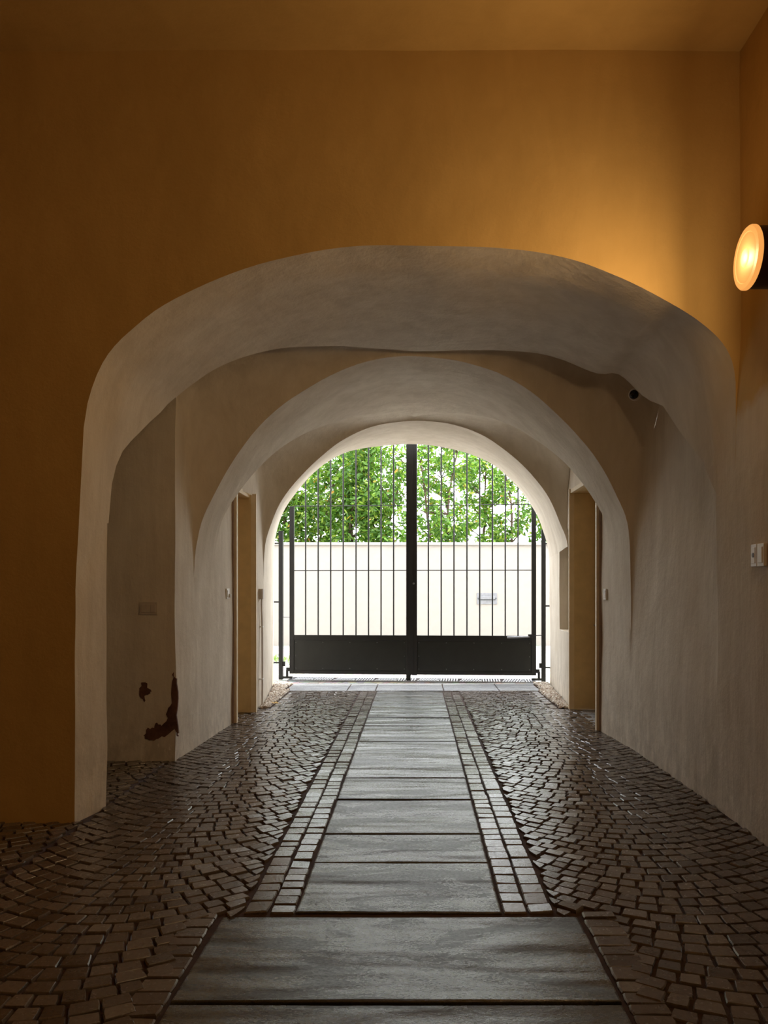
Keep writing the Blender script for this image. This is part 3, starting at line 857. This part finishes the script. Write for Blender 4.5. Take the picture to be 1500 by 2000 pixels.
# ------------------------------------------------------------------ gate
GA, GB = Vector((-2.22, 12.70)), Vector((2.09, 12.40))
gang = math.atan2(GB.y-GA.y, GB.x-GA.x)
def gpt(px):   # local distance along the gate line from its middle for a picture column
    k = (px-810)/1500
    # x = k*y ; point on line
    t = (k*GA.y-GA.x)/((GB.x-GA.x)-k*(GB.y-GA.y))
    return t
mid = (GA+GB)/2; GLN = (GB-GA).length
def gx(px): return (gpt(px)-.5)*GLN
def gz(py, d=12.55): return 1.5+(1150-py)/1500*d
def arch_top(lx):
    p = mid+Vector((math.cos(gang), math.sin(gang)))*lx
    s = p.x/(interp(XL, 12.15) if p.x < 0 else interp(XR, 12.15)); s = max(-.98, min(.98, s))
    return f4(s)+.22
def gate_leaf(pa, pb, bars, hinge_left, label, extra):
    hx = gx(pa if hinge_left else pb)
    root = empty('gate_leaf', (mid.x+math.cos(gang)*hx, mid.y+math.sin(gang)*hx, 0), gang)
    tag(root, label, 'gate', 'two leaves of the iron gate')
    X0, X1 = gx(pa)-hx, gx(pb)-hx
    sg = 1 if hinge_left else -1
    hw, mw = .074, .084
    bx = lambda *a, **k: MB().box(*a, **k)
    hs = (X0, X0+hw) if hinge_left else (X1-hw, X1)
    ms = (X1-mw, X1) if hinge_left else (X0, X0+mw)
    bx(*hs, -.025, .025, .10, 2.86, bev=.004).build('hinge_stile', M['iron'], root)
    bx(*ms, -.028, .028, .09, 4.02, bev=.004).build('meeting_stile', M['iron'], root)
    i0, i1 = (hs[1], ms[0]) if hinge_left else (ms[1], hs[0])
    bx(i0, i1, -.022, .022, .655, .74, bev=.004).build('middle_rail', M['iron'], root)
    bx(i0, i1, -.022, .022, .10, .155, bev=.004).build('bottom_rail', M['iron'], root)
    p = bx(i0, i1, -.006, .006, .15, .66).build('kick_panel', M['panel'], root)
    rv = [(lerp(i0+.03, i1-.03, i/4), z) for i in range(5) for z in (.19, .62)]+[(i0+.03, .4), (i1-.03, .4)]
    for (rx, rz) in rv:
        lathe(MB(), [(.0005, .012), (.006, .011), (.010, .005), (.011, .0)], 10, Matrix.Translation((rx, 0, rz)) @ Matrix.Rotation(R(90), 4, 'X')).build('rivet', M['rivet'], p, 60)
    for py in (987, 1114):
        z = gz(py)
        MB().tube([(i0, 0, z), (i1, 0, z)], .007, 8).build('cross_bar', M['iron'], root, 60)
    for b in bars:
        lx = gx(b)
        t = min(arch_top(lx), 4.0)
        MB().tube([(lx-hx, 0, .73), (lx-hx, 0, t)], .012, 8).build('bar', M['iron'], root, 60)
    # lower hinge
    e = X0 if hinge_left else X1
    m = MB(); m.box(*sorted((e, e-sg*.055)), -.03, .03, .14, .20, bev=.006); m.tube([(e-sg*.045, 0, .05), (e-sg*.045, 0, .16)], .02, 12); m.build('hinge', M['iron'], root, 40)
    extra(root, X0, X1, hx)
    return root
def left_extra(r, X0, X1, hx):
    MB().box(X1-mwx, X1-.012, -.02, .02, .0, .10, bev=.003).build('drop_bolt', M['iron'], r)
    MB().box(X1-.03, X1+.03, -.036, -.0285, .10, 4.0, bev=.002).build('cover_strip', M['iron'], r)
    MB().tube([(X0, 0, gz(1206)), (X0-.115, 0, gz(1206))], .006, 8).build('link_rod', M['steel'], r, 60)
    MB().tube([(X0+.02, -.03, gz(1211)), (X0+.02, -.022, gz(1211))], .015, 12).build('bolt_head', M['iron'], r, 60)
def right_extra(r, X0, X1, hx):
    z = gz(1243)
    MB().tube([(gx(990)-hx, -.04, z-.01), (gx(1034)-hx, -.045, z+.005)], .016, 10).build('latch_rod', M['steel'], r, 60)
    m = MB(); m.tube([(gx(1034)-hx, -.05, z+.02), (X1+.11, -.05, gz(1239))], .008, 8); m.box(gx(1031)-hx, gx(1040)-hx, -.055, -.02, z-.02, z+.045, bev=.004); m.build('latch', M['iron'], r, 40)
    m = lathe(MB(), [(.0005, .03), (.014, .03), (.017, .02), (.017, .0)], 16, Matrix.Translation((X0+.03, -.028, gz(1140))) @ Matrix.Rotation(R(90), 4, 'X'))
    m.build('lock_cylinder', M['rivet'], r, 40)
mwx = .084
gate_leaf(566, 803.5, [(480+c/2.2059) for c in (258, 312, 366, 420, 475, 529, 583, 637)], True, 'left leaf of the dark iron gate, drop bolt at its meeting edge', left_extra)
gate_leaf(804.5, 1047, [(480+c/2.2059) for c in (787, 842, 897, 953, 1008, 1063, 1118, 1173)], False, 'right leaf of the dark iron gate, with steel latch rod and lock', right_extra)
def gate_post(px, sg, braces, label):
    lx = gx(px); root = empty('gate_post', (mid.x+math.cos(gang)*lx, mid.y+math.sin(gang)*lx, 0), gang)
    tag(root, label, 'gate post', 'posts carrying the iron gate')
    MB().box(-.034, .034, -.034, .034, 0, 2.44, bev=.004).build('post', M['iron'], root)
    MB().box(-.04, .04, -.04, .04, 2.44, 2.455, bev=.003).build('cap', M['iron'], root)
    for py in braces:
        MB().box(*sorted((sg*.03, sg*.30)), -.012, .012, gz(py)-.012, gz(py)+.012, bev=.003).build('wall_bracket', M['iron'], root)
    MB().box(*sorted((-sg*.03, -sg*.19)), -.035, .035, .02, .055, bev=.004).build('pivot_plate', M['iron'], root)
    m = MB(); m.box(*sorted((-sg*.03, -sg*.07)), -.02, .02, .22, .30, bev=.006); m.build('stop', M['iron'], root)
gate_post(549, -1, (1060, 1176, 1296), 'left iron gate post tied to the jamb by short brackets')
gate_post(1061.5, 1, (1063, 1183, 1302), 'right iron gate post tied to the jamb by short brackets')

# drain grating under the gate
root = empty('drain_grating', (mid.x, mid.y-.02, 0), gang); tag(root, 'galvanised drain grating running under the iron gate', 'grating')
m = MB(); GW = 2.02
m.box(-GW, GW, -.13, -.105, -.01, .012, bev=.002); m.box(-GW, GW, .255, .28, -.01, .012, bev=.002)
m.box(-GW, -GW+.02, -.11, .26, -.01, .012); m.box(GW-.02, GW, -.11, .26, -.01, .012)
m.build('frame', M['steel'], root)
m = MB(); n = 92
for i in range(n):
    x = lerp(-GW+.04, GW-.07, i/(n-1)); sl = .06 if (i//8) % 2 == 0 else -.0
    m.add([(x, -.105, .008), (x+.022, -.105, .008), (x+.022+sl, .255, .008), (x+sl, .255, .008),
           (x, -.105, -.008), (x+.022, -.105, -.008), (x+.022+sl, .255, -.008), (x+sl, .255, -.008)],
          [(0, 1, 2, 3), (7, 6, 5, 4), (0, 4, 5, 1), (1, 5, 6, 2), (2, 6, 7, 3), (3, 7, 4, 0)])
m.box(-GW+.02, GW-.02, .06, .08, -.01, .010)
m.build('slotted_grid', M['steel'], root)
m = MB(); m.box(-GW, GW, -.13, .28, -.0118, -.011); m.build('channel', M['dark'], root)

# ------------------------------------------------------------------ courtyard wall, fitting, trees
DW = 20.45
m = MB(); m.box(-15, 15, DW, DW+.28, -.02, 2.66, bev=.01)
gw = tag(m.build('wall_garden', M['gwall']), 'cream garden wall across the courtyard', kind='structure')
m = MB(); m.box(-15.02, 15.02, DW-.045, DW+.325, 2.66, 2.735, bev=.012); m.build('coping', M['gwall'], gw)
root = empty('wall_light', ((951-810)/1500*DW, DW, 1.5+(1150-1169)/1500*DW-.15)); tag(root, 'grey hooded light fitting set in the cream garden wall', 'wall light')
m = MB(); m.box(-.27, .27, -.018, .0, 0, .30, bev=.008); m.build('frame_plate', M['boxgrey'], root)
m = MB(); m.box(-.215, .215, -.05, -.01, .13, .215, bev=.012); m.build('hood', M['boxgrey'], root)
m = MB(); m.box(-.225, .225, -.026, -.012, .105, .135, bev=.004); m.build('slot', M['boxshade'], root)['label'] = 'dark slot under the hood'
for x in (-.235, .235): MB().tube([(x, -.03, .15), (x, -.014, .15)], .014, 10).build('screw', M['boxshade'], root, 50)

def laurel(x, y, h, rad, nleaf, seed, label, gappy):
    rnd = random.Random(seed)
    root = empty('laurel_tree', (x, y, 0)); tag(root, label, 'tree', 'laurel trees behind the garden wall')
    wood = MB(); tips = []
    nst = rnd.randint(2, 3)
    for s in range(nst):
        a = rnd.uniform(0, 6.28); p = Vector((.12*math.cos(a), .12*math.sin(a), 0)); dirv = Vector((.16*math.cos(a)+rnd.uniform(-.1, .1), .06*math.sin(a), 1)).normalized()
        pts = [p.copy()]
        for i in range(9):
            p = p+dirv*(h*.095); dirv = (dirv+Vector((rnd.uniform(-.14, .14), rnd.uniform(-.14, .14), .1))).normalized(); pts.append(p.copy())
        wood.tube(pts, [.07*(1-.085*i) for i in range(10)], 7)
        for i in range(3, 10):
            for b in range(3):
                q = pts[i].copy(); an = rnd.uniform(0, 6.28); dv = Vector((math.cos(an), .7*math.sin(an), rnd.uniform(.1, .8))).normalized()
                bp = [q.copy()]; L = rnd.uniform(.35, rad)
                for j in range(4):
                    q = q+dv*L/4; dv = (dv+Vector((rnd.uniform(-.2, .2), rnd.uniform(-.2, .2), rnd.uniform(-.05, .2)))).normalized(); bp.append(q.copy()); q.y = max(q.y, 21.1-y)
                wood.tube(bp, [.02, .016, .012, .009, .005], 5)
                tips += [(bp[j], dv.copy()) for j in (2, 3, 4)]
    wood.build('trunk', M['bark'], root, 60)
    lf = MB()
    tips = [t for t in tips if t[0].z > 2.5]
    for k in range(nleaf):
        t, dv = rnd.choice(tips)
        c = t+Vector((rnd.gauss(0, .24), rnd.gauss(0, .2), rnd.gauss(0, .24)))
        if c.y+y < 21.0: continue
        if gappy and noise.noise(Vector((c.x+x, 0, c.z))*2.6+Vector((0, 2.2, 0))) > gappy: continue
        L = rnd.uniform(.12, .20); W = L*rnd.uniform(.34, .46)
        d_ = Vector((rnd.gauss(0, .8), rnd.gauss(0, .7), rnd.gauss(-.35, .5))).normalized()
        side = d_.cross(Vector((rnd.gauss(0, 1), rnd.gauss(-.8, .6), rnd.gauss(.3, .6)))).normalized(); up = side.cross(d_)
        P = lambda u, v, w_: c+d_*u*L+side*v*W+up*w_*L
        vs = [P(0, 0, 0), P(.3, .42, .05), P(.7, .36, .04), P(1, 0, -.08), P(.7, -.36, .04), P(.3, -.42, .05), P(.35, 0, 0), P(.7, 0, -.02)]
        lf.add(vs, [(0, 6, 1), (6, 7, 2, 1), (7, 3, 2), (0, 5, 6), (6, 5, 4, 7), (7, 4, 3)])
    lf.build('foliage', M['leaf'], root, 0)
names = ['far left, mostly hidden by the jamb', 'at the left edge of the gateway view', 'dense green, behind the left gate leaf', 'dense and dark, behind the middle of the left leaf',
         'standing just left of the central gate stile', 'with orange leaves just right of the central stile', 'thin crowned with bright gaps behind the right leaf',
         'sparse, left of the right hinge stile', 'at the right edge of the gateway view', 'far right, mostly hidden by the jamb']
xs = [-5.9, -4.35, -3.15, -2.0, -.8, .4, 1.6, 2.75, 3.9, 5.4]
for i, x in enumerate(xs):
    gap = [0, .5, .5, .45, .32, .16, .1, .16, .22, 0][i]
    laurel(x+random.uniform(-.15, .15), 22.1+random.uniform(-.1, .35), random.uniform(5.9, 6.5), 1.0, 5200 if x < .2 else 4000, 50+i, 'laurel tree '+names[i], gap)

# tuft of grass in the courtyard by the left post
m = MB(); rnd = random.Random(3)
for i in range(420):
    x, y = rnd.gauss(-2.95, .28), rnd.gauss(16.2, .5); a = rnd.uniform(0, 6.28); hgt = rnd.uniform(.05, .13); b = .006
    dx, dy = math.cos(a), math.sin(a)
    m.add([(x-dy*b, y+dx*b, -.012), (x+dy*b, y-dx*b, -.012), (x+dx*.03, y+dy*.03, hgt)], [(0, 1, 2)])
tag(m.build('grass', M['grass']), 'green grass patch in the courtyard left of the gate', 'grass', kind='stuff')
